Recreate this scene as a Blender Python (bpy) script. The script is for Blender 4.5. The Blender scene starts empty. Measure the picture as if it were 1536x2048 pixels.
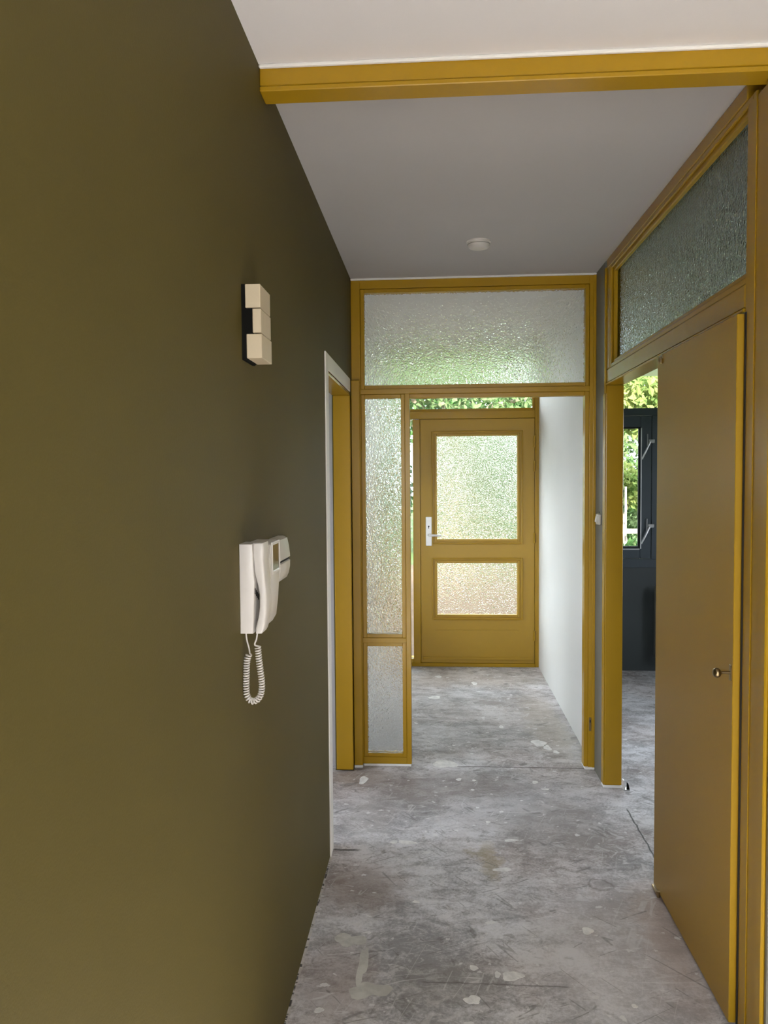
import bpy, bmesh, math, random
from mathutils import Matrix, Vector
random.seed(7)
C = bpy.context.scene.collection
S = bpy.context.scene

# ------------------------------------------------------------------ camera
F_PX, YAW, PITCH, ROLL, EYE = 1558.29, 0.0655419, 0.0453780, -0.0079281, 1.62
cy, sy, cp, sp = math.cos(YAW), math.sin(YAW), math.cos(PITCH), math.sin(PITCH)
right = Vector((cy, sy, 0)); fwd = Vector((-sy, cy, 0)); up = Vector((0, 0, 1))
f2 = fwd * cp - up * sp; u2 = up * cp + fwd * sp
r3 = right * math.cos(ROLL) + u2 * math.sin(ROLL); u3 = u2 * math.cos(ROLL) - right * math.sin(ROLL)
cam = bpy.data.cameras.new('camera'); cam.sensor_fit = 'HORIZONTAL'; cam.sensor_width = 36
cam.lens = F_PX / 1536 * 36; cam.clip_start = 0.02
camo = bpy.data.objects.new('camera', cam); C.objects.link(camo)
m = Matrix.Identity(4)
for i in range(3):
    m[i][0], m[i][1], m[i][2] = r3[i], u3[i], -f2[i]
m[0][3], m[1][3], m[2][3] = 0, 0, EYE
camo.matrix_world = m
S.camera = camo

# ------------------------------------------------------------------ sky, daylight, exposure
SKY = 6.5
w = bpy.data.worlds.new('overcast_sky'); S.world = w; w.use_nodes = True
bg = w.node_tree.nodes['Background']
bg.inputs[0].default_value = (0.90, 0.96, 1.05, 1); bg.inputs[1].default_value = SKY
sun = bpy.data.lights.new('hazy_sun', 'SUN'); sun.energy = 24.0; sun.angle = math.radians(4); sun.color = (1.0, 0.95, 0.90)
suno = bpy.data.objects.new('hazy_sun', sun); C.objects.link(suno); suno.location = (0, -8, 10)
suno.rotation_euler = Vector((0.05, 1.0, -0.50)).to_track_quat('-Z', 'Y').to_euler()
S.view_settings.view_transform = 'Standard'; S.view_settings.look = 'None'
S.view_settings.gamma = 1; S.view_settings.use_curve_mapping = False
S.view_settings.exposure = 0.9
S.cycles.use_denoising = True
S.cycles.max_bounces = 10; S.cycles.diffuse_bounces = 6; S.cycles.glossy_bounces = 3
S.cycles.use_adaptive_sampling = True; S.cycles.adaptive_threshold = 0.04
S.cycles.transmission_bounces = 8; S.cycles.transparent_max_bounces = 12
S.cycles.sample_clamp_indirect = 12

def portal(name, loc, sx, sz, direction):
    """daylight portal: guides sky sampling through a window opening, gives no light of its own"""
    l = bpy.data.lights.new(name, 'AREA'); l.shape = 'RECTANGLE'; l.size = sx; l.size_y = sz
    l.cycles.is_portal = True
    o = bpy.data.objects.new(name, l); C.objects.link(o); o.location = loc
    o.rotation_euler = Vector(direction).to_track_quat('-Z', 'Y').to_euler()
portal('daylight_portal', (0.2, 6.79, 2.40), 1.26, 0.46, (0, -1, 0))
portal('daylight_portal', (-0.31, 6.79, 1.08), 0.26, 2.04, (0, -1, 0))
portal('daylight_portal', (1.98, 6.76, 1.75), 1.85, 1.75, (0, -1, 0))
portal('daylight_portal', (-0.4, -2.73, 1.5), 3.0, 1.3, (0, 1, 0))
portal('daylight_portal', (3.22, 4.45, 1.5), 1.1, 1.0, (-1, 0, 0))
portal('daylight_portal', (-0.57, 5.875, 1.10), 1.15, 1.20, (1, 0, 0))
portal('daylight_portal', (-2.82, 2.9, 1.5), 1.2, 1.4, (1, 0, 0))

# ------------------------------------------------------------------ materials
def new_mat(name):
    mt = bpy.data.materials.new(name); mt.use_nodes = True
    nt = mt.node_tree; nt.nodes.clear()
    return mt, nt
def N(nt, t, **kw):
    n = nt.nodes.new(t)
    for k, v in kw.items(): setattr(n, k, v)
    return n
def val(nt, sock, v):
    if hasattr(v, 'is_linked') or isinstance(v, bpy.types.NodeSocket): nt.links.new(v, sock)
    else: sock.default_value = v
def math_(nt, op, a, b=0.0, c=None, clamp=False):
    n = N(nt, 'ShaderNodeMath', operation=op, use_clamp=clamp)
    val(nt, n.inputs[0], a); val(nt, n.inputs[1], b)
    if c is not None: val(nt, n.inputs[2], c)
    return n.outputs[0]
def maprange(nt, v, a, b, c=0.0, d=1.0, smooth=True):
    n = N(nt, 'ShaderNodeMapRange', interpolation_type='SMOOTHSTEP' if smooth else 'LINEAR')
    val(nt, n.inputs[0], v)
    for i, q in enumerate((a, b, c, d)): n.inputs[1 + i].default_value = q
    return n.outputs[0]
def noise(nt, vec, scale, detail=4, rough=0.55, dist=0.0):
    n = N(nt, 'ShaderNodeTexNoise'); val(nt, n.inputs['Vector'], vec)
    n.inputs['Scale'].default_value = scale; n.inputs['Detail'].default_value = detail
    n.inputs['Roughness'].default_value = rough; n.inputs['Distortion'].default_value = dist
    return n
def mixc(nt, fac, a, b):
    n = N(nt, 'ShaderNodeMix', data_type='RGBA')
    val(nt, n.inputs[0], fac); val(nt, n.inputs[6], a); val(nt, n.inputs[7], b)
    return n.outputs[2]
def scaled(nt, vec, sc, loc=(0, 0, 0)):
    n = N(nt, 'ShaderNodeMapping'); val(nt, n.inputs[0], vec)
    n.inputs['Scale'].default_value = sc; n.inputs['Location'].default_value = loc
    return n.outputs[0]
def srgb(r, g, b):
    f = lambda c: (c / 255 / 12.92) if c / 255 <= .04045 else ((c / 255 + .055) / 1.055) ** 2.4
    return (f(r), f(g), f(b), 1)

def paint(name, col, rough=0.6, bump=0.02, bscale=180, var=0.06, spec=0.5, vscale=1.3, coat=0.0):
    mt, nt = new_mat(name)
    tc = N(nt, 'ShaderNodeNewGeometry').outputs['Position']
    n = noise(nt, tc, vscale, 3)
    dark = tuple(c * (1 - var) for c in col[:3]) + (1,); light = tuple(min(1, c * (1 + var)) for c in col[:3]) + (1,)
    p = N(nt, 'ShaderNodeBsdfPrincipled'); o = N(nt, 'ShaderNodeOutputMaterial')
    nt.links.new(mixc(nt, maprange(nt, n.outputs[0], .35, .65), dark, light), p.inputs['Base Color'])
    p.inputs['Roughness'].default_value = rough; p.inputs['Specular IOR Level'].default_value = spec
    p.inputs['Coat Weight'].default_value = coat; p.inputs['Coat Roughness'].default_value = 0.15
    if bump:
        b = N(nt, 'ShaderNodeBump'); b.inputs['Strength'].default_value = bump; b.inputs['Distance'].default_value = 0.01
        nt.links.new(noise(nt, tc, bscale, 2).outputs[0], b.inputs['Height'])
        nt.links.new(b.outputs[0], p.inputs['Normal'])
    nt.links.new(p.outputs[0], o.inputs[0])
    return mt
def plain(name, col, rough=0.4, metal=0.0, spec=0.5):
    mt, nt = new_mat(name)
    p = N(nt, 'ShaderNodeBsdfPrincipled'); o = N(nt, 'ShaderNodeOutputMaterial')
    tc = N(nt, 'ShaderNodeNewGeometry').outputs['Position']
    n = noise(nt, tc, 40, 2)
    nt.links.new(mixc(nt, n.outputs[0], tuple(c * .97 for c in col[:3]) + (1,), tuple(min(1, c * 1.03) for c in col[:3]) + (1,)), p.inputs['Base Color'])
    p.inputs['Roughness'].default_value = rough; p.inputs['Metallic'].default_value = metal
    p.inputs['Specular IOR Level'].default_value = spec
    nt.links.new(p.outputs[0], o.inputs[0])
    return mt
def obscure_glass(name, cell=115, rough=0.10, strength=0.5, tint=(0.97, 0.98, 0.97, 1), grid=False):
    mt, nt = new_mat(name)
    tc = N(nt, 'ShaderNodeNewGeometry').outputs['Position']
    d = noise(nt, tc, cell * .6, 2)
    mv = N(nt, 'ShaderNodeVectorMath', operation='MULTIPLY_ADD')
    nt.links.new(d.outputs[1], mv.inputs[0]); mv.inputs[1].default_value = (.006,) * 3; nt.links.new(tc, mv.inputs[2])
    v = N(nt, 'ShaderNodeTexVoronoi', feature='F1'); nt.links.new(mv.outputs[0], v.inputs['Vector'])
    v.inputs['Scale'].default_value = cell
    if grid: v.inputs['Randomness'].default_value = 0.55
    b = N(nt, 'ShaderNodeBump'); b.inputs['Strength'].default_value = strength; b.inputs['Distance'].default_value = 0.004
    nt.links.new(v.outputs['Distance'], b.inputs['Height'])
    p = N(nt, 'ShaderNodeBsdfPrincipled'); o = N(nt, 'ShaderNodeOutputMaterial')
    p.inputs['Base Color'].default_value = tint; p.inputs['Transmission Weight'].default_value = 1
    p.inputs['Roughness'].default_value = rough; p.inputs['IOR'].default_value = 1.42
    nt.links.new(b.outputs[0], p.inputs['Normal'])
    nt.links.new(p.outputs[0], o.inputs[0])
    return mt
def clear_glass(name):
    mt, nt = new_mat(name)
    t = N(nt, 'ShaderNodeBsdfTransparent'); t.inputs[0].default_value = (.95, .97, .96, 1)
    g = N(nt, 'ShaderNodeBsdfGlossy'); g.inputs['Roughness'].default_value = 0.02
    fr = N(nt, 'ShaderNodeFresnel'); fr.inputs[0].default_value = 1.4
    mx = N(nt, 'ShaderNodeMixShader'); o = N(nt, 'ShaderNodeOutputMaterial')
    nt.links.new(fr.outputs[0], mx.inputs[0]); nt.links.new(t.outputs[0], mx.inputs[1]); nt.links.new(g.outputs[0], mx.inputs[2])
    nt.links.new(mx.outputs[0], o.inputs[0])
    return mt
def leaf_mat(name, c1, c2):
    mt, nt = new_mat(name)
    tc = N(nt, 'ShaderNodeNewGeometry').outputs['Position']
    n = noise(nt, tc, 3.5, 3)
    col = mixc(nt, maprange(nt, n.outputs[0], .38, .62), c1, c2)
    d = N(nt, 'ShaderNodeBsdfDiffuse'); t = N(nt, 'ShaderNodeBsdfTranslucent')
    nt.links.new(col, d.inputs[0]); nt.links.new(col, t.inputs[0])
    mx = N(nt, 'ShaderNodeMixShader'); mx.inputs[0].default_value = .45
    o = N(nt, 'ShaderNodeOutputMaterial')
    nt.links.new(d.outputs[0], mx.inputs[1]); nt.links.new(t.outputs[0], mx.inputs[2]); nt.links.new(mx.outputs[0], o.inputs[0])
    return mt

OCHRE = (0.395, 0.226, 0.007, 1)
M = dict(
    ochre=paint('ochre_gloss_paint', OCHRE, rough=0.27, bump=0.012, bscale=90, var=0.03, spec=0.4),
    ochre_satin=paint('ochre_satin_paint', OCHRE, rough=0.40, bump=0.02, bscale=120, var=0.03, spec=0.5),
    olive=paint('olive_wall_paint', (0.094, 0.0745, 0.018, 1), rough=0.62, bump=0.05, bscale=260, var=0.03, spec=0.2),
    greygreen=paint('grey_green_wall_paint', (0.17, 0.165, 0.135, 1), rough=0.55, bump=0.05, bscale=260),
    white=paint('white_wall_paint', (0.70, 0.695, 0.675, 1), rough=0.6, bump=0.04, bscale=260, var=0.02),
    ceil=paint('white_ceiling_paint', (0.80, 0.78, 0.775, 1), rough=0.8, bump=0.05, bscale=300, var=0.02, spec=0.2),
    ceil_hall=paint('greige_ceiling_tone', (0.51, 0.495, 0.485, 1), rough=0.8, bump=0.05, bscale=300, var=0.02, spec=0.2),  # greyer tone than the near ceiling
    filler=paint('white_filler', (0.82, 0.81, 0.78, 1), rough=0.7, bump=0.15, bscale=120, var=0.05),
    drop=paint('plaster_splash', (0.80, 0.79, 0.775, 1), rough=0.75, bump=0.2, bscale=150, var=0.10, vscale=30),
    patch=paint('floor_filler', (0.56, 0.55, 0.51, 1), rough=0.75, bump=0.15, bscale=80, var=0.14, vscale=14),
    cream=paint('cream_wall_paint', (0.70, 0.66, 0.52, 1), rough=0.6, bump=0.04),
    lilac=paint('lilac_grey_wall_paint', (0.52, 0.49, 0.49, 1), rough=0.6, bump=0.04),
    slate=paint('slate_blue_wall_paint', (0.050, 0.060, 0.062, 1), rough=0.55, bump=0.04),
    slateframe=paint('slate_blue_frame_paint', (0.060, 0.076, 0.090, 1), rough=0.35, bump=0.01),
    architrave=paint('off_white_primer', (0.84, 0.81, 0.74, 1), rough=0.5, bump=0.03),
    plastic=plain('white_plastic', (0.60, 0.57, 0.53, 1), 0.28),
    plastic2=plain('grey_white_plastic', (0.52, 0.49, 0.43, 1), 0.3),
    creamplastic=plain('cream_plastic', (0.58, 0.49, 0.34, 1), 0.4),
    black=plain('black_plastic', (0.006, 0.006, 0.005, 1), 0.8, 0.0, 0.1),
    dark=plain('dark_gap', (0.01, 0.01, 0.01, 1), 0.8),
    screen=plain('dark_brown_screen', (0.05, 0.036, 0.028, 1), 0.12),
    steel=plain('brushed_steel', (0.62, 0.62, 0.62, 1), 0.32, 1.0),
    alu=plain('satin_aluminium', (0.78, 0.78, 0.78, 1), 0.42, 0.35),
    brass=plain('tarnished_brass', (0.32, 0.24, 0.13, 1), 0.3, 1.0),
    gasket=plain('black_gasket_and_gap', (0.012, 0.012, 0.013, 1), 0.6),
    spacer=plain('bright_spacer_bar', (0.85, 0.85, 0.85, 1), 0.3, 0.3),
    glass_screen=obscure_glass('hammered_glass', 115, 0.17, 0.5),
    glass_side=obscure_glass('stippled_glass', 100, 0.12, 0.5, (0.74, 0.82, 0.83, 1), grid=True),
    glass_door=obscure_glass('crystal_glass', 105, 0.10, 0.7, (0.88, 0.91, 0.88, 1)),
    glass=clear_glass('clear_glass'),
    leaf=leaf_mat('green_leaf', (0.070, 0.125, 0.045, 1), (0.130, 0.175, 0.075, 1)),
    leaf_y=leaf_mat('yellow_green_leaf', (0.12, 0.18, 0.05, 1), (0.22, 0.25, 0.08, 1)),
    leaf_d=leaf_mat('deep_green_leaf', (0.032, 0.082, 0.024, 1), (0.065, 0.128, 0.040, 1)),
    bark=paint('bark', (0.22, 0.17, 0.12, 1), 0.9, 0.4, 30, 0.2),
    timber=paint('pale_timber', (0.22, 0.19, 0.15, 1), 0.7, 0.1, 40, 0.1),
    paving=paint('sand_paving', (0.085, 0.060, 0.042, 1), 0.95, 0.1, 60, 0.12, spec=0.05),
    lawn=paint('lawn_green', (0.05, 0.08, 0.025, 1), 0.95, 0.3, 80, 0.2, spec=0.05),
    bounce_terrace=paint('pale_stone', (0.55, 0.53, 0.50, 1), 0.8, 0.1, 40, 0.06),
    bricky=paint('grey_render', (0.16, 0.155, 0.15, 1), 0.9, 0.2, 40, 0.1, spec=0.1),
    exterior=paint('white_soffit_paint', (0.80, 0.80, 0.82, 1), 0.7, 0.03),
)

def floor_material():
    mt, nt = new_mat('patched_concrete_screed')
    pos = N(nt, 'ShaderNodeNewGeometry').outputs['Position']
    big = noise(nt, scaled(nt, pos, (1.0, 1.0, 1)), 2.2, 4, .6, .3)
    med = noise(nt, scaled(nt, pos, (1.0, 1.5, 1), (3, 1, 0)), 7.5, 5, .68, .5)
    smear = noise(nt, scaled(nt, pos, (1.5, 2.6, 1), (7, 2, 0)), 5.0, 5, .65, .8)
    fine = noise(nt, pos, 90, 3, .7)
    hue = noise(nt, scaled(nt, pos, (1, 1, 1), (11, 5, 0)), 1.5, 3, .5)
    t = math_(nt, 'ADD', math_(nt, 'MULTIPLY', big.outputs[0], .42), math_(nt, 'MULTIPLY', med.outputs[0], .33))
    t = math_(nt, 'ADD', t, math_(nt, 'MULTIPLY', smear.outputs[0], .25))
    t = math_(nt, 'ADD', t, math_(nt, 'MULTIPLY', math_(nt, 'SUBTRACT', fine.outputs[0], .5), .26))
    f = maprange(nt, t, .40, .61)
    cool = mixc(nt, f, (0.320, 0.312, 0.318, 1), (0.74, 0.73, 0.755, 1))
    warm = mixc(nt, f, (0.330, 0.288, 0.276, 1), (0.72, 0.68, 0.685, 1))
    col = mixc(nt, maprange(nt, hue.outputs[0], .42, .62), cool, warm)
    mot = noise(nt, scaled(nt, pos, (1.4, 1.9, 1), (5, 9, 0)), 9, 6, .72, 1.2)
    col = mixc(nt, math_(nt, 'MULTIPLY', maprange(nt, mot.outputs[0], .54, .62), .55), col, (.70, .69, .69, 1))
    col = mixc(nt, math_(nt, 'MULTIPLY', maprange(nt, mot.outputs[0], .44, .36), .55), col, (.19, .175, .165, 1))
    wob = noise(nt, pos, 16, 5, .65)
    wv = N(nt, 'ShaderNodeVectorMath', operation='SUBTRACT'); nt.links.new(wob.outputs[1], wv.inputs[0]); wv.inputs[1].default_value = (.5, .5, .5)
    def distort(amt):
        n = N(nt, 'ShaderNodeVectorMath', operation='MULTIPLY_ADD')
        nt.links.new(wv.outputs[0], n.inputs[0]); n.inputs[1].default_value = (amt, amt, 0); nt.links.new(pos, n.inputs[2])
        return n.outputs[0]
    d1, d2 = distort(.06), distort(.2)
    def blob(cx, cy_, rx, ry, soft, vec):
        s = N(nt, 'ShaderNodeVectorMath', operation='SUBTRACT'); nt.links.new(vec, s.inputs[0]); s.inputs[1].default_value = (cx, cy_, 0)
        q = N(nt, 'ShaderNodeVectorMath', operation='MULTIPLY'); nt.links.new(s.outputs[0], q.inputs[0]); q.inputs[1].default_value = (1 / rx, 1 / ry, 0)
        l = N(nt, 'ShaderNodeVectorMath', operation='LENGTH'); nt.links.new(q.outputs[0], l.inputs[0])
        return maprange(nt, l.outputs['Value'], 1 + soft, 1 - soft)
    def put(mask, c, k):
        nonlocal col
        col = mixc(nt, math_(nt, 'MULTIPLY', mask, k), col, c)
    # broad stains and tone patches; pale one by side door paints window light
    for cx, cy_, rx, ry, c, k in [(-.30, 2.98, .16, .17, (0.271, 0.208, 0.176, 1), .65), (-.33, 2.45, .12, .2, (0.303, 0.240, 0.215, 1), .5),
                                  (.04, 2.42, .16, .10, (0.24, 0.22, 0.20, 1), .4), (.60, 2.62, .26, .42, (.70, .69, .72, 1), .42), (-.33, 3.62, .10, .26, (.66, .65, .64, 1), .35), (.80, 4.75, .06, .4, (.66, .64, .60, 1), .45), (.223, 3.24, .04, .15, (0.399, 0.319, 0.159, 1), .5),
                                  (.17, 3.31, .06, .03, (0.30, 0.25, 0.14, 1), .5), (-.42, 4.12, .16, .14, (0.271, 0.208, 0.159, 1), .6),
                                  (.70, 5.1, .12, .6, (0.478, 0.399, 0.303, 1), .45), (.30, 6.2, .7, .25, (0.478, 0.399, 0.319, 1), .4), (.3, 5.2, .6, .7, (.34, .32, .30, 1), .35),
                                  (.2, 3.85, .60, .34, (.26, .24, .235, 1), .42), (.1, 4.05, .35, .2, (0.255, 0.208, 0.191, 1), .45), (.82, 2.75, .1, .35, (0.478, 0.382, 0.335, 1), .5), (.55, 3.6, .25, .3, (0.350, 0.342, 0.335, 1), .4)]:
        put(blob(cx, cy_, rx, ry, .5, d2), c, k)
    W = (.78, .775, .77, 1)
    put(math_(nt, 'SUBTRACT', blob(.643, 3.059, .052, .045, .12, d1), blob(.643, 3.059, .044, .037, .12, d1), clamp=True), (.16, .13, .11, 1), .55)
    # scattered small flecks of plaster
    for sc, lo, k in ((9, .10, .8), (21, .13, .65), (4.3, .06, .8)):
        v = N(nt, 'ShaderNodeTexVoronoi'); nt.links.new(scaled(nt, d1, (1.0, 1.3, 1)), v.inputs['Vector']); v.inputs['Scale'].default_value = sc
        msk = maprange(nt, v.outputs['Distance'], lo * 1.25, lo)
        sel = N(nt, 'ShaderNodeSeparateColor'); nt.links.new(v.outputs['Color'], sel.inputs[0])
        put(math_(nt, 'MULTIPLY', msk, maprange(nt, sel.outputs[0], .55, .6)), W, k)
    # dark and pale scratches
    for ang, sc, off, c, k in ((.5, 3.2, 0, (.16, .15, .14, 1), .55), (-.9, 2.6, 9, (.17, .16, .15, 1), .5), (.15, 3.8, 4, (.72, .71, .71, 1), .55), (1.2, 3.0, 14, (.70, .69, .69, 1), .4)):
        mp = N(nt, 'ShaderNodeMapping', vector_type='TEXTURE'); nt.links.new(pos, mp.inputs[0]); mp.inputs['Rotation'].default_value = (0, 0, ang); mp.inputs['Scale'].default_value = (2.2, .20, 1); mp.inputs['Location'].default_value = (off, off, 0)
        a = noise(nt, mp.outputs[0], sc, 1, .3)
        line = maprange(nt, math_(nt, 'ABSOLUTE', math_(nt, 'SUBTRACT', a.outputs[0], .5)), .013, .004)
        gate = noise(nt, scaled(nt, pos, (1, 1, 1), (off + 2, 3, 0)), 6.5, 2)
        put(math_(nt, 'MULTIPLY', line, maprange(nt, gate.outputs[0], .56, .59)), c, k)
    # joints in the screed: between hall and entrance, and along the side doorway
    sepd = N(nt, 'ShaderNodeSeparateXYZ'); nt.links.new(distort(.02), sepd.inputs[0])
    X, Y = sepd.outputs[0], sepd.outputs[1]
    def seg(u, c, wd, v, a, b):
        l = maprange(nt, math_(nt, 'ABSOLUTE', math_(nt, 'SUBTRACT', u, c)), wd * 1.6, wd * .5)
        return math_(nt, 'MULTIPLY', l, math_(nt, 'MULTIPLY', maprange(nt, v, a - .02, a + .02), maprange(nt, v, b + .02, b - .02)))
    j1 = seg(Y, 4.30, .006, X, .10, .86); j2 = seg(X, .921, .0035, Y, 2.9, 3.78); j3 = seg(Y, 3.30, .007, X, -.46, -.34); j4 = seg(Y, 2.43, .003, X, -.05, .42)
    put(j1, (.10, .085, .075, 1), .7); put(j2, (.05, .05, .045, 1), .85); put(j3, (.05, .045, .04, 1), .8); put(j4, (.14, .13, .12, 1), .6)
    put(seg(X, -.452, .006, Y, -1, 3.25), (.62, .58, .52, 1), .6)
    edge = noise(nt, scaled(nt, pos, (1, 5, 1)), 4, 4, .7)
    put(math_(nt, 'MULTIPLY', seg(X, -.4525, .004, Y, -1, 3.25), maprange(nt, edge.outputs[0], .52, .55)), (.03, .027, .022, 1), .9)
    p = N(nt, 'ShaderNodeBsdfPrincipled'); o = N(nt, 'ShaderNodeOutputMaterial')
    nt.links.new(col, p.inputs['Base Color'])
    nt.links.new(maprange(nt, t, .35, .65, .72, .55), p.inputs['Roughness'])
    p.inputs['Specular IOR Level'].default_value = .22
    h = noise(nt, pos, 24, 4, .7).outputs[0]
    b = N(nt, 'ShaderNodeBump'); b.inputs['Strength'].default_value = .35; b.inputs['Distance'].default_value = .006
    nt.links.new(h, b.inputs['Height']); nt.links.new(b.outputs[0], p.inputs['Normal'])
    nt.links.new(p.outputs[0], o.inputs[0])
    return mt
M['floor'] = floor_material()

# ------------------------------------------------------------------ mesh helpers
def box(bm, x0, x1, y0, y1, z0, z1, bev=0.0, seg=1):
    vs = [bm.verts.new((x, y, z)) for x in (x0, x1) for y in (y0, y1) for z in (z0, z1)]
    fs = []
    for q in ((0, 1, 3, 2), (4, 6, 7, 5), (0, 4, 5, 1), (2, 3, 7, 6), (0, 2, 6, 4), (1, 5, 7, 3)):
        fs.append(bm.faces.new([vs[i] for i in q]))
    if bev:
        es = list({e for f in fs for e in f.edges})
        bmesh.ops.bevel(bm, geom=es, offset=bev, segments=seg, affect='EDGES', profile=.5)
def prism(bm, pts, axis, a, b, bev=0.0, seg=2):
    """extrude a closed 2D outline along an axis ('x','y','z') from a to b"""
    mk = {'x': lambda p, t: (t, p[0], p[1]), 'y': lambda p, t: (p[0], t, p[1]), 'z': lambda p, t: (p[0], p[1], t)}[axis]
    A = [bm.verts.new(mk(p, a)) for p in pts]; B = [bm.verts.new(mk(p, b)) for p in pts]
    fs = [bm.faces.new(A), bm.faces.new(B[::-1])]
    n = len(pts)
    for i in range(n): fs.append(bm.faces.new((A[i], B[i], B[(i + 1) % n], A[(i + 1) % n])))
    bmesh.ops.recalc_face_normals(bm, faces=fs)
    if bev:
        es = list(set(fs[0].edges) | set(fs[1].edges))
        bmesh.ops.bevel(bm, geom=es, offset=bev, segments=seg, affect='EDGES', profile=.5)
def frame(bm, plane, c, t, a0, a1, b0, b1, wd, bev=0.0):
    """rectangular ring of four bars; plane 'y' (a=x,b=z, thickness c..c+t along y) or 'x' (a=y,b=z)"""
    for (p0, p1, q0, q1) in ((a0, a0 + wd, b0, b1), (a1 - wd, a1, b0, b1), (a0 + wd, a1 - wd, b0, b0 + wd), (a0 + wd, a1 - wd, b1 - wd, b1)):
        if plane == 'y': box(bm, p0, p1, c, c + t, q0, q1, bev)
        else: box(bm, c, c + t, p0, p1, q0, q1, bev)
def lathe(bm, prof, origin, axis, n=24):
    """revolve [(r, h)] around an axis through origin"""
    ax = Vector(axis).normalized(); q = ax.to_track_quat('Z', 'Y')
    rings = []
    for r, h in prof:
        rings.append([bm.verts.new(Vector(origin) + q @ Vector((r * math.cos(2 * math.pi * k / n), r * math.sin(2 * math.pi * k / n), h))) for k in range(n)])
    for a, b in zip(rings, rings[1:]):
        for k in range(n): bm.faces.new((a[k], a[(k + 1) % n], b[(k + 1) % n], b[k]))
    bm.faces.new(rings[0][::-1]); bm.faces.new(rings[-1])
def tube(bm, pts, r, n=8):
    pts = [Vector(p) for p in pts]; rings = []
    t0 = (pts[1] - pts[0]).normalized(); ref = t0.orthogonal().normalized()
    for i, p in enumerate(pts):
        t = (pts[min(i + 1, len(pts) - 1)] - pts[max(i - 1, 0)]).normalized()
        ref = (ref - t * ref.dot(t)).normalized(); bi = t.cross(ref)
        rr = r[i] if isinstance(r, (list, tuple)) else r
        rings.append([bm.verts.new(p + (ref * math.cos(2 * math.pi * k / n) + bi * math.sin(2 * math.pi * k / n)) * rr) for k in range(n)])
    for a, b in zip(rings, rings[1:]):
        for k in range(n): bm.faces.new((a[k], a[(k + 1) % n], b[(k + 1) % n], b[k]))
    bm.faces.new(rings[0][::-1]); bm.faces.new(rings[-1])
def obj(name, bm, mat, parent=None, smooth=False):
    me = bpy.data.meshes.new(name); bmesh.ops.recalc_face_normals(bm, faces=bm.faces); bm.to_mesh(me); bm.free()
    me.materials.append(M[mat])
    if smooth:
        for p in me.polygons: p.use_smooth = True
        me.set_sharp_from_angle(angle=math.radians(40))
    o = bpy.data.objects.new(name, me); C.objects.link(o)
    if parent:
        o.parent = parent; o.matrix_parent_inverse = Matrix.Translation(-world_loc(parent))
    return o
LOC = {}
def world_loc(o): return LOC.get(o.name, Vector((0, 0, 0)))
def tag(o, label, cat, group=None, kind=None):
    o['label'] = label; o['category'] = cat
    if group: o['group'] = group
    if kind: o['kind'] = kind
    return o
def thing(name, label, cat, loc, group=None, kind=None):
    o = bpy.data.objects.new(name, None); C.objects.link(o); o.location = loc; o.empty_display_size = .1
    LOC[o.name] = Vector(loc)
    return tag(o, label, cat, group, kind)
def B(name, mat, parent, *b, bev=0.0015):
    bm = bmesh.new(); box(bm, *b, bev); return obj(name, bm, mat, parent)
def walls(name, mat, label, boxes, cat='wall'):
    bm = bmesh.new()
    for b in boxes: box(bm, *b)
    return tag(obj(name, bm, mat), label, cat, kind='structure')

XL, XR, ZC, YP, YF = -0.455, 0.868, 2.70, 4.289, 6.585

# ------------------------------------------------------------------ the shell
walls('floor', 'floor', 'bare grey concrete screed floor with plaster drops, running through all rooms', [(-2.75, 3.2, -2.7, 6.74, -.12, 0)], 'floor')
def splat(name, cx, cy_, rx, ry, mat, h=.0012, lobes=.22):
    n_ = 22; ph = [random.uniform(0, 6.28) for _ in range(3)]
    pts = []
    for i in range(n_):
        a_ = 2 * math.pi * i / n_
        k_ = 1 + lobes * (.55 * math.sin(2 * a_ + ph[0]) + .5 * math.sin(3 * a_ + ph[1]) + .35 * math.sin(5 * a_ + ph[2])) + random.uniform(-.06, .06)
        pts.append((cx + rx * k_ * math.cos(a_), cy_ + ry * k_ * math.sin(a_)))
    bm = bmesh.new(); prism(bm, pts, 'z', 0.0, h)
    return obj(name, bm, mat, FLOOR)
FLOOR = bpy.data.objects['floor']
for cx, cy_, rx, ry in [(-.305, 2.643, .050, .040), (-.215, 2.38, .060, .040), (-.248, 2.50, .016, .10)]:
    splat('filler_patch', cx, cy_, rx, ry, 'patch', .0006 + .0004 * (rx < .02) + .0002 * (cx < -.3), .35)
for cx, cy_, rx, ry in [(.049, 4.335, .062, .060), (.534, 2.741, .018, .024), (.243, 2.475, .034, .024), (.195, 2.48, .010, .014), (.120, 2.51, .015, .012), (.108, 2.352, .024, .020),
                        (.62, 4.70, .045, .055), (.70, 4.55, .016, .025), (.66, 4.62, .02, .05), (-.01, 5.65, .040, .045), (.30, 6.05, .02, .05), (.02, 6.25, .03, .03),
                        (.33, 3.42, .030, .012), (.27, 3.16, .036, .016), (-.13, 3.38, .040, .017), (-.19, 3.38, .018, .014), (.12, 4.11, .014, .018), (.2, 4.1, .012, .010), (.52, 4.09, .016, .018),
                        (-.39, 4.08, .024, .05), (.42, 5.0, .016, .025), (.24, 3.60, .010, .014), (.56, 4.0, .018, .012), (-.36, 2.28, .014, .011), (.60, 2.35, .010, .008), (-.08, 2.9, .012, .009)]:
    splat('plaster_drop', cx, cy_, rx, ry, 'drop')
walls('ceiling', 'ceil', 'white painted ceiling on the near side of the ochre beam', [(-2.75, 3.2, -2.7, 2.10, ZC, ZC + .12)], 'ceiling')
walls('ceiling_hall', 'ceil_hall', 'pale greige ceiling of the hall between beam and glazed screen', [(-.50, .91, 2.10, 4.33, ZC, ZC + .12)], 'ceiling')
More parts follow.
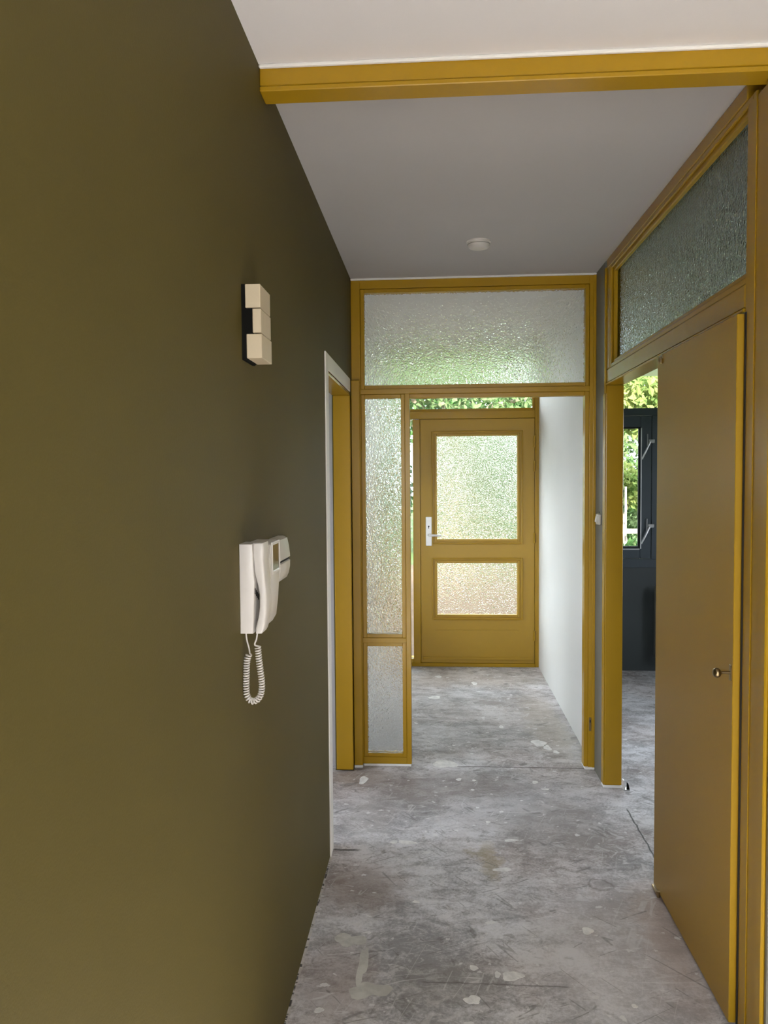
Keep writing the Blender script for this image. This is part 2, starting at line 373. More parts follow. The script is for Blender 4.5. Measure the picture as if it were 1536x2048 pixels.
walls('ceiling_rooms', 'ceil', 'white ceilings of the entrance and the two side rooms', [(-2.75, -.50, 2.10, 4.33, ZC, ZC + .12), (.91, 3.2, 2.10, 4.33, ZC, ZC + .12), (-2.75, 3.2, 4.33, 6.74, ZC, ZC + .12)], 'ceiling')
walls('wall_left', 'olive', 'long olive green wall carrying the intercom and the door chime',
      [(-.555, XL, -.6, 3.31, 0, ZC), (-.555, XL, 3.31, YP + .09, 2.075, ZC), (-.555, XL, 4.215, YP + .09, 0, 2.075)])
walls('wall_right', 'greygreen', 'narrow grey green strip of wall between glazed screen and side doorway', [(XR, .956, 4.06, 4.38, 0, ZC)])
walls('wall_right_rear', 'cream', 'cream wall beside the near door post at the right edge', [(.880, .98, .2, 2.060, 0, ZC)])
walls('wall_entry_right', 'white', 'white plastered wall of the entrance beyond the screen', [(XR, .956, 4.38, YF, 0, ZC)])
walls('wall_entry_left', 'white', 'white entrance wall seen through the narrow glass panes', [(-.555, XL, YP + .09, 5.30, 0, ZC), (-.555, XL, 6.45, YF, 0, ZC), (-.555, XL, 5.30, 6.45, 0, .50), (-.555, XL, 5.30, 6.45, 1.70, ZC)])
walls('wall_front', 'white', 'outer wall around the front door', [(-.70, -.45, YF, 6.74, 0, ZC), (-.45, .956, YF, 6.74, 2.63, ZC), (.886, .99, YF, 6.74, 0, 2.63)])
walls('wall_side_room_front', 'slate', 'dark slate blue wall under and around the side room window',
      [(.99, 3.2, 6.5, 6.74, 0, .857), (.99, 1.05, 6.5, 6.74, .857, 2.63), (2.92, 3.2, 6.5, 6.74, .857, 2.63), (.99, 3.2, 6.5, 6.74, 2.63, ZC), (.956, .99, 6.5, YF, 0, ZC)])
walls('wall_side_room_right', 'slate', 'far slate wall of the side room', [(3.0, 3.2, 1.4, 3.9, 0, ZC), (3.0, 3.2, 5.0, 6.5, 0, ZC), (3.0, 3.2, 3.9, 5.0, 0, 1.0), (3.0, 3.2, 3.9, 5.0, 2.0, ZC)])  # unseen window opening added here to brighten the side room
walls('wall_side_room_rear', 'slate', 'rear wall of the side room', [(.98, 3.0, 1.4, 1.5, 0, ZC)])
walls('wall_left_room', 'lilac', 'pale lilac grey wall glimpsed through the left doorway',
      [(-2.75, -.555, 4.30, 4.4, 0, ZC), (-2.75, -.555, 1.4, 1.5, 0, ZC), (-2.75, -2.65, 1.5, 2.3, 0, ZC), (-2.75, -2.65, 3.5, 4.3, 0, ZC), (-2.75, -2.65, 2.3, 3.5, 0, .8), (-2.75, -2.65, 2.3, 3.5, 2.2, ZC)])  # unseen window opening added here to light the left room
walls('wall_back', 'white', 'white walls of the living room behind the viewer',
      [(-2.75, -1.9, -2.7, -2.58, 0, ZC), (1.1, 3.2, -2.7, -2.58, 0, ZC), (-1.9, 1.1, -2.7, -2.58, 0, .85), (-1.9, 1.1, -2.7, -2.58, 2.15, ZC),
       (-2.75, -2.63, -2.58, -.6, 0, ZC), (3.08, 3.2, -2.58, .2, 0, ZC), (-2.63, -.555, -.72, -.6, 0, ZC), (.98, 3.08, .2, .32, 0, ZC)])

# ------------------------------------------------------------------ ceiling beam
t = thing('trim_1', 'ochre painted beam crossing the ceiling nearest the viewer', 'beam', (0.2, 2.1, 2.634), kind='structure')
B('beam_body', 'ochre', t, XL, .956, 2.073, 2.144, 2.649, ZC, bev=.002)
B('lower_lip', 'ochre', t, XL, .956, 2.070, 2.144, 2.634, 2.647, bev=.002)
B('filler_strip', 'filler', t, XL, .88, 2.060, 2.073, 2.691, ZC, bev=.003)

# ------------------------------------------------------------------ doorway in the left wall
t = thing('trim_2', 'off white architrave around the left doorway', 'trim', (-.45, 3.7, 0), kind='structure')
B('side_strip', 'architrave', t, XL, -.449, 3.232, 3.31, 0.0, 2.143)
B('top_strip', 'architrave', t, XL, -.449, 3.31, 4.165, 2.075, 2.143)
t = thing('trim_3', 'ochre door frame of the left doorway, beside the glazed screen', 'door frame', (-.5, 4.2, 0), kind='structure')
B('jamb', 'ochre', t, -.547, XL, 4.195, 4.285, .010, 2.060, bev=.003)
B('head', 'ochre', t, -.552, -.457, 3.31, 4.195, 2.060, 2.0745, bev=.001)
B('jamb', 'ochre', t, -.552, -.458, 3.311, 3.335, .010, 2.060, bev=.002)
B('casing', 'ochre', t, XL, -.408, 4.255, 4.277, .014, 2.145, bev=.003)
B('filler_strip', 'filler', t, XL, -.408, 4.255, 4.280, 0, .014, bev=.002)

# ------------------------------------------------------------------ glazed screen at the end of the hall
t = thing('window_1', 'ochre framed glazed screen at the end of the hall, with open doorway', 'glazed screen', (0.2, YP, 0), kind='structure')
Y0, Y1 = YP, 4.38
B('post', 'ochre', t, XL, -.405, Y0, Y1, .012, 2.69)
B('post', 'ochre', t, -.163, -.137, Y0, Y1, .012, 2.072)
B('post', 'ochre', t, .834, .868, Y0, Y1, .012, 2.69)
B('door_stop', 'ochre', t, .812, .834, Y0 + .010, Y1 - .02, .012, 2.072)
B('cover_strip', 'ochre', t, .853, .868, Y0 - .006, Y0, .012, 2.69)
B('head_rail', 'ochre', t, -.405, .834, Y0, Y1, 2.645, 2.69)
B('transom_rail', 'ochre', t, -.405, .834, Y0, Y1, 2.072, 2.100)
B('rail', 'ochre', t, -.405, -.163, Y0, Y1, .695, .723)
B('bottom_rail', 'ochre', t, -.405, -.163, Y0, Y1, .012, .050)
def glazed(parent, x0, x1, z0, z1, mat, y0=YP, bw=.021):
    bm = bmesh.new(); frame(bm, 'y', y0 + .008, .02, x0 - bw, x1 + bw, z0 - bw, z1 + bw, bw, .002); obj('glazing_bead', bm, 'ochre', parent)
    bm = bmesh.new(); frame(bm, 'y', y0 + .036, .02, x0 - bw, x1 + bw, z0 - bw, z1 + bw, bw, .002); obj('glazing_bead', bm, 'ochre', parent)
    return B('pane', mat, parent, x0 - .012, x1 + .012, y0 + .029, y0 + .035, z0 - .012, z1 + .012, bev=0)
glazed(t, -.383, .812, 2.121, 2.623, 'glass_screen')
glazed(t, -.383, -.185, .743, 2.050, 'glass_screen')
glazed(t, -.383, -.185, .069, .675, 'glass_screen')
B('door_stop', 'ochre', t, -.163, .812, Y0 + .020, Y1 - .02, 2.050, 2.072)
B('filler_strip', 'filler', t, XL, .868, Y0 - .010, Y0 + .05, 2.690, ZC, bev=.003)
B('filler_strip', 'filler', t, -.405, -.140, Y0 - .003, Y1, 0, .012, bev=.002)
B('filler_strip', 'filler', t, .815, .868, Y0 - .006, Y1, 0, .012, bev=.002)
k = B('strike_plate', 'brass', t, .838, .850, Y0 - .003, Y0, .215, .290, bev=.001)
B('latch_hole', 'dark', k, .841, .847, Y0 - .0045, Y0 - .003, .262, .276, bev=0)

# ------------------------------------------------------------------ front door, its frame and fanlight
t = thing('window_3', 'clear fanlight and narrow side pane in ochre frame around front door', 'window', (.2, YF, 0), kind='structure')
B('post', 'ochre', t, -.186, -.125, YF, 6.72, 0, 2.096, bev=.003)
B('post', 'ochre', t, .835, .886, YF, 6.72, 0, 2.63, bev=.003)
B('post', 'ochre', t, -.45, -.43, YF, 6.72, 0, 2.63, bev=.003)
B('transom_rail', 'ochre', t, -.43, .835, YF, 6.72, 2.100, 2.165, bev=.003)
B('head_rail', 'ochre', t, -.43, .835, YF, 6.72, 2.600, 2.63, bev=.003)
B('threshold', 'ochre', t, -.43, .835, YF - .004, 6.72, 0, .030, bev=.003)
B('bottom_rail', 'ochre', t, -.43, -.186, YF + .004, 6.72, .03, .063, bev=.003)
bm = bmesh.new(); frame(bm, 'y', 6.61, .02, -.43, .835, 2.165, 2.60, .02, .002); obj('glazing_bead', bm, 'ochre', t)
B('pane', 'glass', t, -.425, .83, 6.640, 6.646, 2.170, 2.595, bev=0)
B('pane', 'glass', t, -.425, -.19, 6.640, 6.646, .066, 2.095, bev=0)

B('rebate', 'ochre', t, -.13, -.10, 6.636, 6.70, .03, 2.10, bev=0); B('rebate', 'ochre', t, .81, .84, 6.636, 6.70, .03, 2.10, bev=0)
B('rebate', 'ochre', t, -.10, .81, 6.636, 6.70, 2.07, 2.10, bev=0); B('rebate', 'ochre', t, -.10, .81, 6.636, 6.70, .03, .055, bev=0)
t2 = thing('added_window', 'added ochre framed window in the left entrance wall, brightening the entrance', 'window', (-.5, 5.875, .50), kind='structure')  # invented window, added to bring sky light into the entrance
bm = bmesh.new(); frame(bm, 'x', -.535, .06, 5.30, 6.45, .50, 1.70, .045, .003); obj('frame_ring', bm, 'ochre', t2)
B('pane', 'glass', t2, -.510, -.504, 5.335, 6.415, .535, 1.665, bev=0)
d = thing('door_1', 'ochre front door with two textured glass panes and silver lever', 'door', (.355, YF + .03, .033), kind='structure')
bm = bmesh.new(); YL0, YL1 = 6.589, 6.633
xa, xb, za, zb = -.121, .831, .034, 2.096
g = (.016, .689); pz = [(.444, .887), (1.086, 1.956)]
box(bm, xa, g[0], YL0, YL1, za, zb); box(bm, g[1], xb, YL0, YL1, za, zb)
for z0, z1 in ((za, pz[0][0]), (pz[0][1], pz[1][0]), (pz[1][1], zb)): box(bm, g[0], g[1], YL0, YL1, z0, z1)
obj('leaf', bm, 'ochre_satin', d)
for z0, z1 in pz:
    bm = bmesh.new(); frame(bm, 'y', YL0 - .013, .014, g[0] - .046, g[1] + .046, z0 - .042, z1 + .042, .013, .005); obj('outer_moulding', bm, 'ochre_satin', d)
    bm = bmesh.new(); frame(bm, 'y', YL0 - .005, .020, g[0] - .022, g[1] + .022, z0 - .020, z1 + .020, .022, .004); obj('glazing_bead', bm, 'ochre_satin', d)
    B('pane', 'glass_door', d, g[0] - .008, g[1] + .008, 6.610, 6.616, z0 - .008, z1 + .008, bev=0)
B('weather_rail', 'ochre_satin', d, xa + .012, xb - .012, YL0 - .010, YL0, .060, .085, bev=.004)
B('panel_groove', 'ochre_satin', d, .00, .70, YL0 - .0025, YL0, .312, .317, bev=.001)
hp = B('handle_plate', 'alu', d, -.079, -.029, YL0 - .012, YL0, 1.032, 1.277, bev=.003)
bm = bmesh.new(); lathe(bm, [(.0065, 0), (.0065, .002)], (-.054, YL0 - .012, 1.197), (0, -1, 0), 16); box(bm, -.0565, -.0515, YL0 - .014, YL0 - .012, 1.178, 1.197)
obj('keyhole', bm, 'black', hp)
bm = bmesh.new(); tube(bm, [(-.054, YL0 - .012, 1.124), (-.054, YL0 - .048, 1.124), (-.050, YL0 - .056, 1.124), (-.040, YL0 - .058, 1.124), (.052, YL0 - .056, 1.122)], [.011, .010, .010, .0095, .0085], 12)
obj('lever', bm, 'alu', hp, True)
for z0, z1 in ((1.854, 1.952), (1.652, 1.743), (1.053, 1.140), (.226, .314)):
    bm = bmesh.new(); tube(bm, [(.829, YL0 - .006, z0), (.829, YL0 - .006, z1)], .007, 10)
    box(bm, .826, .842, YL0 - .004, YL0 + .001, z0 + .004, z1 - .004)
    obj('hinge', bm, 'ochre', d, True)

# ------------------------------------------------------------------ side partition: fanlight and door frame
t = thing('window_2', 'long stippled glass fanlight above the side door', 'window', (.90, 3.1, 2.076), kind='structure')
B('head_rail', 'ochre', t, XR, .956, 2.268, 4.034, 2.655, ZC, bev=.003)
B('fascia', 'ochre', t, XR, .956, 2.268, 4.034, 2.084, 2.150, bev=.003)
B('drip_lip', 'ochre', t, XR - .004, .956, 2.268, 4.034, 2.074, 2.083, bev=.002)
B('mullion', 'ochre', t, XR, .956, 3.965, 4.034, 2.150, 2.655, bev=.003)
bm = bmesh.new(); frame(bm, 'x', XR + .012, .02, 2.21, 3.965, 2.150, 2.655, .038, .004); obj('glazing_bead', bm, 'ochre', t)
bm = bmesh.new(); frame(bm, 'x', XR + .002, .010, 2.21, 3.965, 2.150, 2.655, .020, .003); obj('glazing_bead', bm, 'ochre', t)
B('pane', 'glass_side', t, XR + .034, XR + .040, 2.22, 3.955, 2.160, 2.645, bev=0)
B('cover_strip', 'ochre', t, XR - .008, XR, 4.030, 4.050, 2.03, 2.66, bev=.002)
t = thing('trim_4', 'ochre door frame of the side doorway with broad jamb facing the viewer', 'door frame', (.91, 4.05, 0), kind='structure')
B('jamb', 'ochre', t, XR, .956, 4.034, 4.06, .014, 2.074, bev=.003)
B('casing', 'ochre', t, XR - .006, XR, 4.036, 4.085, .014, 2.03, bev=.002)
B('filler_strip', 'filler', t, XR - .006, .956, 4.030, 4.085, 0, .014, bev=.003)
t = thing('trim_5', 'ochre near post of the side partition at the right edge', 'post', (.91, 2.17, 0), kind='structure')
B('post', 'ochre', t, .868, .956, 2.073, 2.262, .0, 2.634, bev=.002)
B('edge_strip', 'ochre', t, .856, .867, 2.072, 2.110, .0, 2.634, bev=.003)
B('door_stop', 'ochre', t, .865, .868, 2.195, 2.240, .0, 2.634, bev=.001)
B('shadow_line_strip', 'greygreen', t, .867, .880, 2.060, 2.073, .0, 2.69, bev=.001)  # grey strip standing in for the shadow line beside the post
B('shadow_gap_strip', 'gasket', t, .8660, .8685, 2.251, 2.262, .0, 2.07, bev=0)  # black strip painting the shadow gap between door edge and post
B('middle_post', 'ochre', t, .905, .956, 2.985, 3.045, .0, 2.074, bev=.002)

d = thing('door_2', 'flush ochre side door with small brass knob, standing half across the opening', 'door', (.88, 2.66, .014), kind='structure')
B('leaf', 'ochre_satin', d, .860, .900, 2.272, 3.056, .014, 2.069, bev=.002)
r_ = B('rosette', 'brass', d, .8565, .860, 2.279, 2.293, 1.024, 1.070, bev=.001)
bm = bmesh.new(); tube(bm, [(.8565, 2.286, 1.047), (.828, 2.286, 1.047)], .0042, 10); obj('spindle', bm, 'brass', r_, True)
bm = bmesh.new(); lathe(bm, [(.004, -.002), (.009, .001), (.0135, .006), (.0145, .011), (.013, .016), (.008, .020), (.002, .0215)], (.829, 2.286, 1.047), (-1, -.25, 0), 20)
obj('knob', bm, 'brass', r_, True)
bm = bmesh.new(); box(bm, .8565, .860, 2.985, 3.03, 2.052, 2.066); tube(bm, [(.857, 3.0, 2.06), (.857, 3.0, 2.035)], .004, 8); tube(bm, [(.857, 3.018, 2.06), (.857, 3.018, 2.044)], .0035, 8)
obj('top_bolt', bm, 'brass', d)
bm = bmesh.new(); box(bm, .850, .860, 2.985, 3.05, .004, .016, .002); tube(bm, [(.856, 2.975, .004), (.856, 2.975, .026)], .007, 10)
obj('floor_pivot', bm, 'brass', d)
d.location.x -= .010

# ------------------------------------------------------------------ side room window
t = thing('window_4', 'dark slate framed casement window in the side room, garden beyond', 'window', (1.45, 6.5, .857), kind='structure')
def fb(name, *b): return B(name, 'slateframe', t, *b, bev=.003)
fb('frame_bar', 1.05, 2.92, 6.488, 6.60, .857, .928); fb('frame_bar', 1.05, 2.92, 6.488, 6.60, 2.100, 2.160)
fb('frame_bar', 1.05, 2.92, 6.50, 6.60, 2.600, 2.63); fb('frame_bar', 2.86, 2.92, 6.488, 6.60, .928, 2.60); fb('frame_bar', 1.05, 1.10, 6.488, 6.60, .928, 2.60); fb('frame_bar', 1.766, 1.83, 6.488, 6.60, .928, 2.10)
bm = bmesh.new(); frame(bm, 'y', 6.493, .06, 1.103, 1.763, .931, 2.097, .088, .004); sash = obj('sash', bm, 'slateframe', t)
bm = bmesh.new(); frame(bm, 'y', 6.505, .02, 1.191, 1.675, 1.019, 2.009, .014, .001); obj('gasket', bm, 'gasket', sash)
bm = bmesh.new(); box(bm, 1.6765, 1.684, 6.489, 6.493, 1.012, 2.0); box(bm, 1.19, 1.672, 6.489, 6.493, 1.006, 1.012); obj('bright_bead', bm, 'spacer', sash)
B('pane', 'glass', sash, 1.195, 1.671, 6.520, 6.526, 1.025, 2.005, bev=0)
B('pane', 'glass', t, 1.09, 2.87, 6.54, 6.546, 2.15, 2.61, bev=0)
B('pane', 'glass', t, 1.82, 2.87, 6.54, 6.546, .92, 2.11, bev=0)
for zc in (1.10, 1.79):
    bm = bmesh.new(); box(bm, 1.735, 1.785, 6.476, 6.493, zc + .085, zc + .115, .003); box(bm, 1.722, 1.730, 6.47, 6.493, zc + .06, zc + .16, .002)
    tube(bm, [(1.745, 6.465, zc + .095), (1.700, 6.458, zc), (1.678, 6.458, zc - .045)], [.009, .008, .007], 10)
    obj('window_stay', bm, 'steel', sash)
t = thing('radiator', 'slate grey panel radiator mostly hidden behind the side door', 'radiator', (2.2, 6.42, .13))
bm = bmesh.new(); box(bm, 1.787, 2.65, 6.375, 6.395, .13, .715, .006)
for i in range(20): box(bm, 1.81 + i * .042, 1.835 + i * .042, 6.369, 6.376, .16, .69, .003)
obj('panel', bm, 'slateframe', t)
B('side_cover', 'greygreen', t, 1.782, 1.787, 6.38, 6.455, .13, .715); B('side_cover', 'greygreen', t, 2.65, 2.655, 6.38, 6.455, .13, .715)
for x in (1.95, 2.5): B('bracket', 'steel', t, x, x + .03, 6.394, 6.455, .25, .6)
bm = bmesh.new(); tube(bm, [(2.62, 6.43, .2), (2.62, 6.43, 0)], .008, 8); obj('pipe', bm, 'steel', t)

# ------------------------------------------------------------------ things on the walls and ceiling
t = thing('door_chime', 'cream and black block door chime high on the olive wall', 'door chime', (XL, 1.89, 1.9))
bm = bmesh.new(); prism(bm, [(XL, 2.077), (-.446, 2.077), (-.446, 2.02), (-.430, 2.02), (-.430, 1.961), (-.444, 1.961), (-.444, 1.905), (-.449, 1.900), (XL, 1.900)], 'y', 1.838, 1.944); obj('back_box', bm, 'black', t)
for x0, x1, z0, z1 in ((-.4455, -.409, 2.0215, 2.0765), (-.4285, -.408, 1.9625, 2.0190), (-.4435, -.4065, 1.9030, 1.9600)):
    B('cover_block', 'creamplastic', t, x0, x1, 1.836, 1.946, z0, z1, bev=.0012)

t = thing('intercom_phone', 'white video intercom with curved handset and coiled cord on the olive wall', 'intercom', (XL, 1.88, 1.25))
bm = bmesh.new(); prism(bm, [(XL, 1.466), (-.424, 1.466), (-.4225, 1.44), (-.4215, 1.40), (-.419, 1.377), (-.4205, 1.36), (-.4225, 1.30), (-.4255, 1.256), (XL, 1.256)], 'y', 1.777, 1.848, .003); obj('base', bm, 'plastic', t, True)
bm = bmesh.new(); prism(bm, [(XL, 1.462), (-.408, 1.462), (-.401, 1.456), (-.400, 1.42), (-.400, 1.36), (-.4035, 1.31), (-.4085, 1.27), (-.418, 1.254), (-.432, 1.247), (XL, 1.245)], 'y', 1.848, 1.972, .006, 3); mon = obj('monitor_body', bm, 'plastic', t, True)
bm = bmesh.new(); frame(bm, 'x', -.401, .004, 1.876, 1.970, 1.382, 1.4615, .008, .0015); obj('screen_bezel', bm, 'plastic', mon)
B('screen', 'screen', mon, -.401, -.3985, 1.884, 1.962, 1.390, 1.455, bev=.0005)
B('ridge', 'plastic2', mon, -.4005, -.397, 1.852, 1.858, 1.29, 1.455, bev=.0015)
for i in range(4): B('grille_slot', 'black', t, -.4215, -.4195, 1.784 + .012 * i, 1.787 + .012 * i, 1.348 - .006 * i, 1.362 - .006 * i, bev=0)
hs = [(-.423, 1.4685), (-.3985, 1.4685), (-.3975, 1.45), (-.3985, 1.43), (-.3965, 1.395), (-.3935, 1.36), (-.3925, 1.335), (-.3935, 1.305), (-.3975, 1.277), (-.402, 1.262), (-.406, 1.2555), (-.4195, 1.2555), (-.4195, 1.268), (-.413, 1.291), (-.409, 1.318), (-.4085, 1.345), (-.412, 1.368), (-.4165, 1.386), (-.420, 1.400), (-.4225, 1.44)]
bm = bmesh.new(); prism(bm, hs, 'y', 1.780, 1.838, .004, 3); obj('handset', bm, 'plastic', t, True)
# coiled cord: straight tails and a coil swept along a hanging loop
def catmull(P, n):
    P = [Vector(p) for p in P]; out = []
    Q = [2 * P[0] - P[1]] + P + [2 * P[-1] - P[-2]]
    for i in range(1, len(Q) - 2):
        for k in range(n):
            s = k / n; a, b, c, d_ = Q[i - 1], Q[i], Q[i + 1], Q[i + 2]
            out.append(.5 * ((2 * b) + (c - a) * s + (2 * a - 5 * b + 4 * c - d_) * s * s + (3 * b - a - 3 * c + d_) * s ** 3))
    out.append(P[-1]); return out
yc = 1.797
loop = [(-.4395, yc, 1.204), (-.4445, yc, 1.190), (-.4465, yc, 1.165), (-.4475, yc, 1.13), (-.4465, yc, 1.108), (-.440, yc, 1.095), (-.431, yc, 1.0915), (-.421, yc, 1.096), (-.4135, yc, 1.108), (-.4100, yc, 1.13), (-.4125, yc, 1.16), (-.4155, yc, 1.185), (-.4175, yc, 1.205), (-.4185, yc, 1.221)]
path = catmull(loop, 40)
L = [0]
for a, b in zip(path, path[1:]): L.append(L[-1] + (b - a).length)
pitch_ = .0061; turns = L[-1] / pitch_; n = int(turns * 12); coil = []; j = 0
for i in range(n + 1):
    s = L[-1] * i / n
    while j < len(L) - 2 and L[j + 1] < s: j += 1
    p = path[j].lerp(path[j + 1], (s - L[j]) / max(1e-9, L[j + 1] - L[j])); tg = (path[j + 1] - path[j]).normalized()
    u_ = Vector((0, 1, 0)); v_ = tg.cross(u_).normalized(); an = 2 * math.pi * turns * i / n
    coil.append(p + (u_ * math.cos(an) + v_ * math.sin(an)) * .0062)
pts = catmull([(-.4465, yc, 1.258), (-.4445, yc, 1.238), (-.4395, yc, 1.218), coil[0]], 8)[:-1] + coil + catmull([coil[-1], (-.4255, yc, 1.226), (-.4215, yc, 1.24), (-.4185, yc, 1.258)], 8)[1:]
bm = bmesh.new(); tube(bm, pts, .0019, 6); obj('coiled_cord', bm, 'plastic', t, True)

t = thing('thermostat', 'small rounded white wall unit with dark slit, behind the intercom', 'thermostat', (XL, 2.14, 1.33))
prof = [(XL, 1.452), (-.440, 1.452), (-.4285, 1.446), (-.424, 1.425), (-.421, 1.40), (-.4205, 1.392), (-.426, 1.389), (-.426, 1.385), (-.4205, 1.382), (-.421, 1.365), (-.425, 1.345), (-.431, 1.332), (-.441, 1.328), (XL, 1.328)]
bm = bmesh.new(); prism(bm, prof, 'y', 2.10, 2.235, .004, 2); body = obj('housing', bm, 'plastic2', t, True)
B('slit', 'dark', body, -.4262, -.4235, 2.105, 2.23, 1.3852, 1.3888, bev=0)

t = thing('smoke_detector', 'round white smoke detector on the ceiling', 'smoke detector', (.207, 3.668, ZC))
bm = bmesh.new(); lathe(bm, [(.056, 0), (.056, .006), (.050, .009)], (.207, 3.668, ZC), (0, 0, -1), 40); obj('mounting_ring', bm, 'plastic', t, True)
bm = bmesh.new(); lathe(bm, [(.050, .009), (.0515, .014), (.049, .024), (.043, .030), (.030, .034), (.012, .035)], (.207, 3.668, ZC), (0, 0, -1), 40); obj('cover', bm, 'plastic', t, True)
bm = bmesh.new(); lathe(bm, [(.0522, .0145), (.0522, .0165)], (.207, 3.668, ZC), (0, 0, -1), 40); obj('vent_slot', bm, 'greygreen', t, True)

t = thing('light_switch', 'small grey white switch on the narrow strip of wall', 'light switch', (XR, 4.165, 1.385))
bm = bmesh.new(); box(bm, XR - .018, XR, 4.135, 4.195, 1.358, 1.415, .006, 3); obj('housing', bm, 'plastic2', t, True)
bm = bmesh.new(); prism(bm, [(XR - .018, 1.368), (XR - .026, 1.374), (XR - .021, 1.404), (XR - .018, 1.404)], 'y', 4.15, 4.18, .001); obj('rocker', bm, 'plastic', t)
bm = bmesh.new(); lathe(bm, [(.004, 0), (.004, .002)], (XR - .004, 4.165, 1.423), (-1, 0, 0), 12); obj('screw', bm, 'dark', t)

t = thing('floor_bracket', 'small bent metal floor bracket beside the ochre jamb', 'bracket', (.975, 4.03, 0))
B('foot', 'steel', t, .958, .990, 4.000, 4.04, 0, .004, bev=.001)
bm = bmesh.new(); prism(bm, [(.958, .004), (.968, .004), (.972, .030), (.963, .05), (.959, .05)], 'y', 4.008, 4.034); obj('upright', bm, 'spacer', t)
bm = bmesh.new(); prism(bm, [(.977, .004), (.990, .004), (.984, .034), (.978, .038)], 'y', 4.005, 4.02); obj('clip', bm, 'black', t)

# ------------------------------------------------------------------ garden
GZ = -.12
bm = bmesh.new(); box(bm, -40, 40, 6.74, 70, GZ - .05, GZ); box(bm, -40, 40, -40, -2.7, GZ - .05, GZ); box(bm, -40, -2.75, -2.7, 6.74, GZ - .05, GZ); box(bm, 3.2, 40, -2.7, 6.74, GZ - .05, GZ)
tag(obj('lawn', bm, 'lawn'), 'green lawn around the house', 'lawn', kind='structure')
tag(B('paved_path', 'paving', None, -2.2, 2.3, 6.76, 15.2, GZ, GZ + .012, bev=0), 'sandy paved path leading from the front door', 'path', kind='structure')
tag(B('bounce_terrace', 'bounce_terrace', None, -8, 8, -14, -2.72, GZ, GZ + .06, bev=0), 'unseen pale stone slab added behind the house to bounce light', 'bounce_terrace', kind='structure')  # added out of view to reflect daylight up onto the near ceiling
tag(B('added_wall', 'bricky', None, -3.4, -3.2, 4.9, 9.5, GZ, 1.5, bev=0), 'low grey wall added outside to dim the view from the entrance window', 'garden wall', kind='structure')  # added to tone down the brightness behind the invented entrance window
tag(B('roof_overhang', 'exterior', None, 2.05, 3.6, 6.74, 8.15, 2.62, 2.74, bev=0), 'white roof overhang outside the side room window', 'roof', kind='structure')

def leaves(bm, blobs, n, size, shell=.35):
    tot = sum(b[3] * b[4] * b[5] for b in blobs)
    for (x, y, z, rx, ry, rz) in blobs:
        for _ in range(int(n * rx * ry * rz / tot)):
            d_ = Vector((random.gauss(0, 1), random.gauss(0, 1), random.gauss(0, 1))).normalized() * (random.random() ** shell)
            p = Vector((x + d_.x * rx, y + d_.y * ry, z + d_.z * rz))
            nrm = Vector((random.gauss(0, 1), random.gauss(0, 1), random.gauss(.4, 1))).normalized()
            a = nrm.orthogonal().normalized(); a = Matrix.Rotation(random.random() * 6.283, 3, nrm) @ a; b = nrm.cross(a)
            s = size * random.uniform(.6, 1.3)
            q = [p - a * s * .5, p - b * s * .28 + nrm * s * .08, p + a * s * .5, p + b * s * .28 + nrm * s * .08]
            bm.faces.new([bm.verts.new(v) for v in q])
def tree(name, label, cat, base, trunk_h, trunk_r, blobs, n, size, mat, group):
    t = thing(name, label, cat, (base[0], base[1], GZ), group)
    if trunk_h:
        bm = bmesh.new(); x, y = base
        tube(bm, [(x, y, GZ), (x + .05, y, GZ + trunk_h * .5), (x - .03, y + .05, GZ + trunk_h)], [trunk_r, trunk_r * .8, trunk_r * .55], 10)
        for b in blobs: tube(bm, [(x, y, GZ + trunk_h * .85), ((x + b[0]) / 2, (y + b[1]) / 2, (GZ + trunk_h + b[2]) / 2 + .1), b[:3]], [trunk_r * .5, trunk_r * .35, trunk_r * .12], 6)
        obj('trunk', bm, 'bark', t, True)
    bm = bmesh.new(); leaves(bm, blobs, n, size); f = obj('foliage', bm, mat, t); f['kind'] = 'stuff'
    return t
tree('tree', 'broad green tree showing through the fanlight above the front door', 'tree', (.2, 13.6), 2.6, .14,
     [(-.8, 13.2, 3.1, 1.1, .9, .75), (.75, 13.0, 3.0, 1.0, .9, .7), (0, 13.6, 3.5, 1.2, .9, .6), (1.75, 13.3, 2.95, .55, .7, .6), (-2.0, 13.6, 3.2, .9, .9, .7)], 3400, .15, 'leaf', 'garden trees')
tree('tree', 'yellow green tree showing in the upper pane of the side room window', 'tree', (3.9, 12.6), 2.3, .10,
     [(2.75, 12.0, 2.85, .8, .7, .42), (3.7, 12.4, 2.95, .8, .7, .45), (2.75, 12.1, 2.42, .35, .3, .2), (3.2, 12.2, 2.3, .25, .3, .12)], 3800, .14, 'leaf_y', 'garden trees')
tree('shrub', 'leafy shrub at middle height in the side room window', 'shrub', (3.5, 14.8), 1.0, .05,
     [(3.35, 14.6, 1.55, .5, .4, .32), (3.75, 14.8, 1.35, .5, .4, .4)], 1500, .12, 'leaf_y', 'garden shrubs')
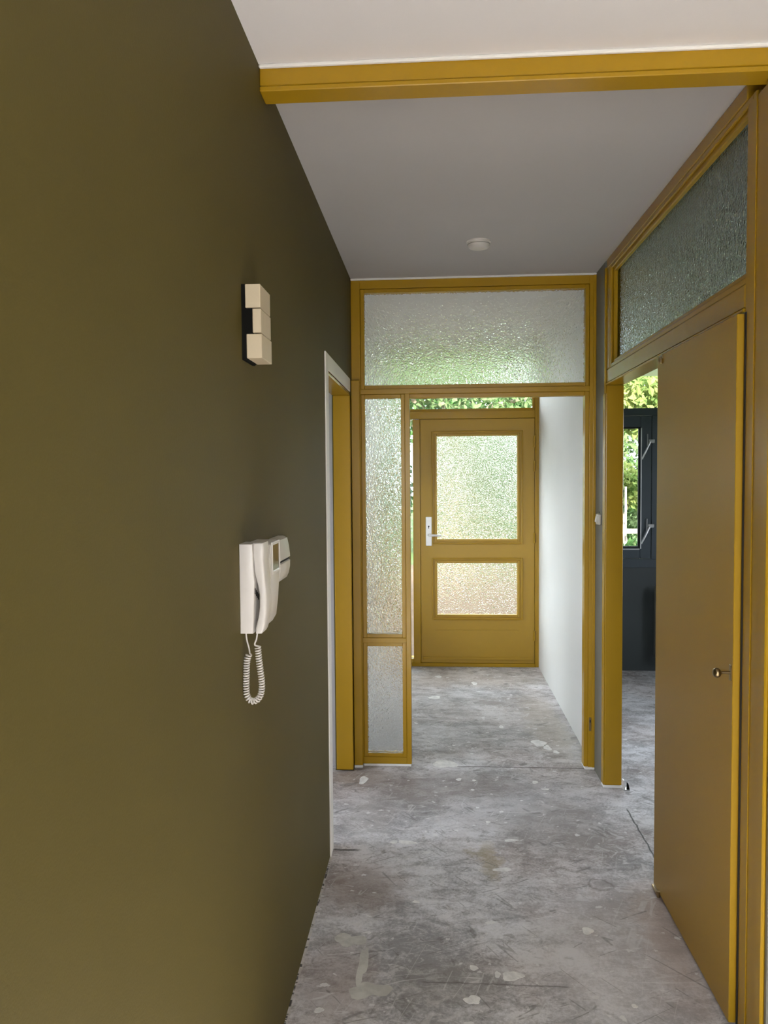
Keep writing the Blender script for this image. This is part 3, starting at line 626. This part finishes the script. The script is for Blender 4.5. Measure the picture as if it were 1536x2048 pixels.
tree('shrub', 'low green shrub under the timber rail outside the side room window', 'shrub', (3.0, 12.3), 0, .03,
     [(2.7, 12.3, .25, .5, .35, .42), (3.3, 12.3, .25, .5, .35, .42)], 2200, .10, 'leaf_d', 'garden shrubs')
for i, (x, hw, lab) in enumerate(((-3.8, 1.0, 'hedge shrub left of the paved path'), (-1.45, 1.0, 'hedge shrub at the end of the paved path'), (.9, 1.3, 'hedge shrub behind the front door glass'), (3.5, 1.0, 'hedge shrub far beyond the timber rail'), (5.8, 1.0, 'hedge shrub at the far right of the garden'))):
    tree('hedge_shrub', 'tall green ' + lab, 'shrub', (x, 16.6), 0, .05,
         [(x - .46 * hw, 16.6, 1.3, .52 * hw, .5, 1.55 + .1 * (i % 2)), (x + .46 * hw, 16.6, 1.3, .52 * hw, .5, 1.6)], int(4500 * hw), .14, ('leaf', 'leaf_d', 'leaf_d')[i % 3], 'garden hedge')
for x, hw, yy, lab in ((-4.85, 1.0, 20.0, 'far left of the garden'), (-1.75, 1.0, 20.0, 'behind the hedge left of the front door glass'), (1.1, 1.25, 23.2, 'behind the hedge seen through the front door glass'), (4.4, 1.0, 23.2, 'behind the hedge right of the front door glass'), (8.6, 1.0, 20.0, 'far right of the garden')):
    tree('tall_tree', 'tall dark green tree ' + lab, 'tree', (x, yy), 2.0, .16,
         [(x - .65 * hw, yy, 3.4, .7 * hw, .9, 1.9), (x + .65 * hw, yy, 3.6, .7 * hw, .9, 1.9), (x, yy + .3, 5.0, 1.1 * hw, .9, 1.2)], int(6500 * hw), .20, 'leaf_d', 'tall garden trees')
t = thing('timber_fence', 'pale timber rail fence in the garden outside the side room window', 'fence', (3.2, 12.9, GZ))
B('rail', 'timber', t, 2.2, 5.2, 12.9, 12.95, .66, .735); 
for x in (2.2, 3.6, 5.1): B('post', 'timber', t, x, x + .09, 12.95, 13.04, GZ, .78)
t = tag(B('garden_pole', 'timber', None, 3.155, 3.185, 13.2, 13.23, GZ, 1.42), 'slim white pole standing in the garden behind the timber rail', 'pole')
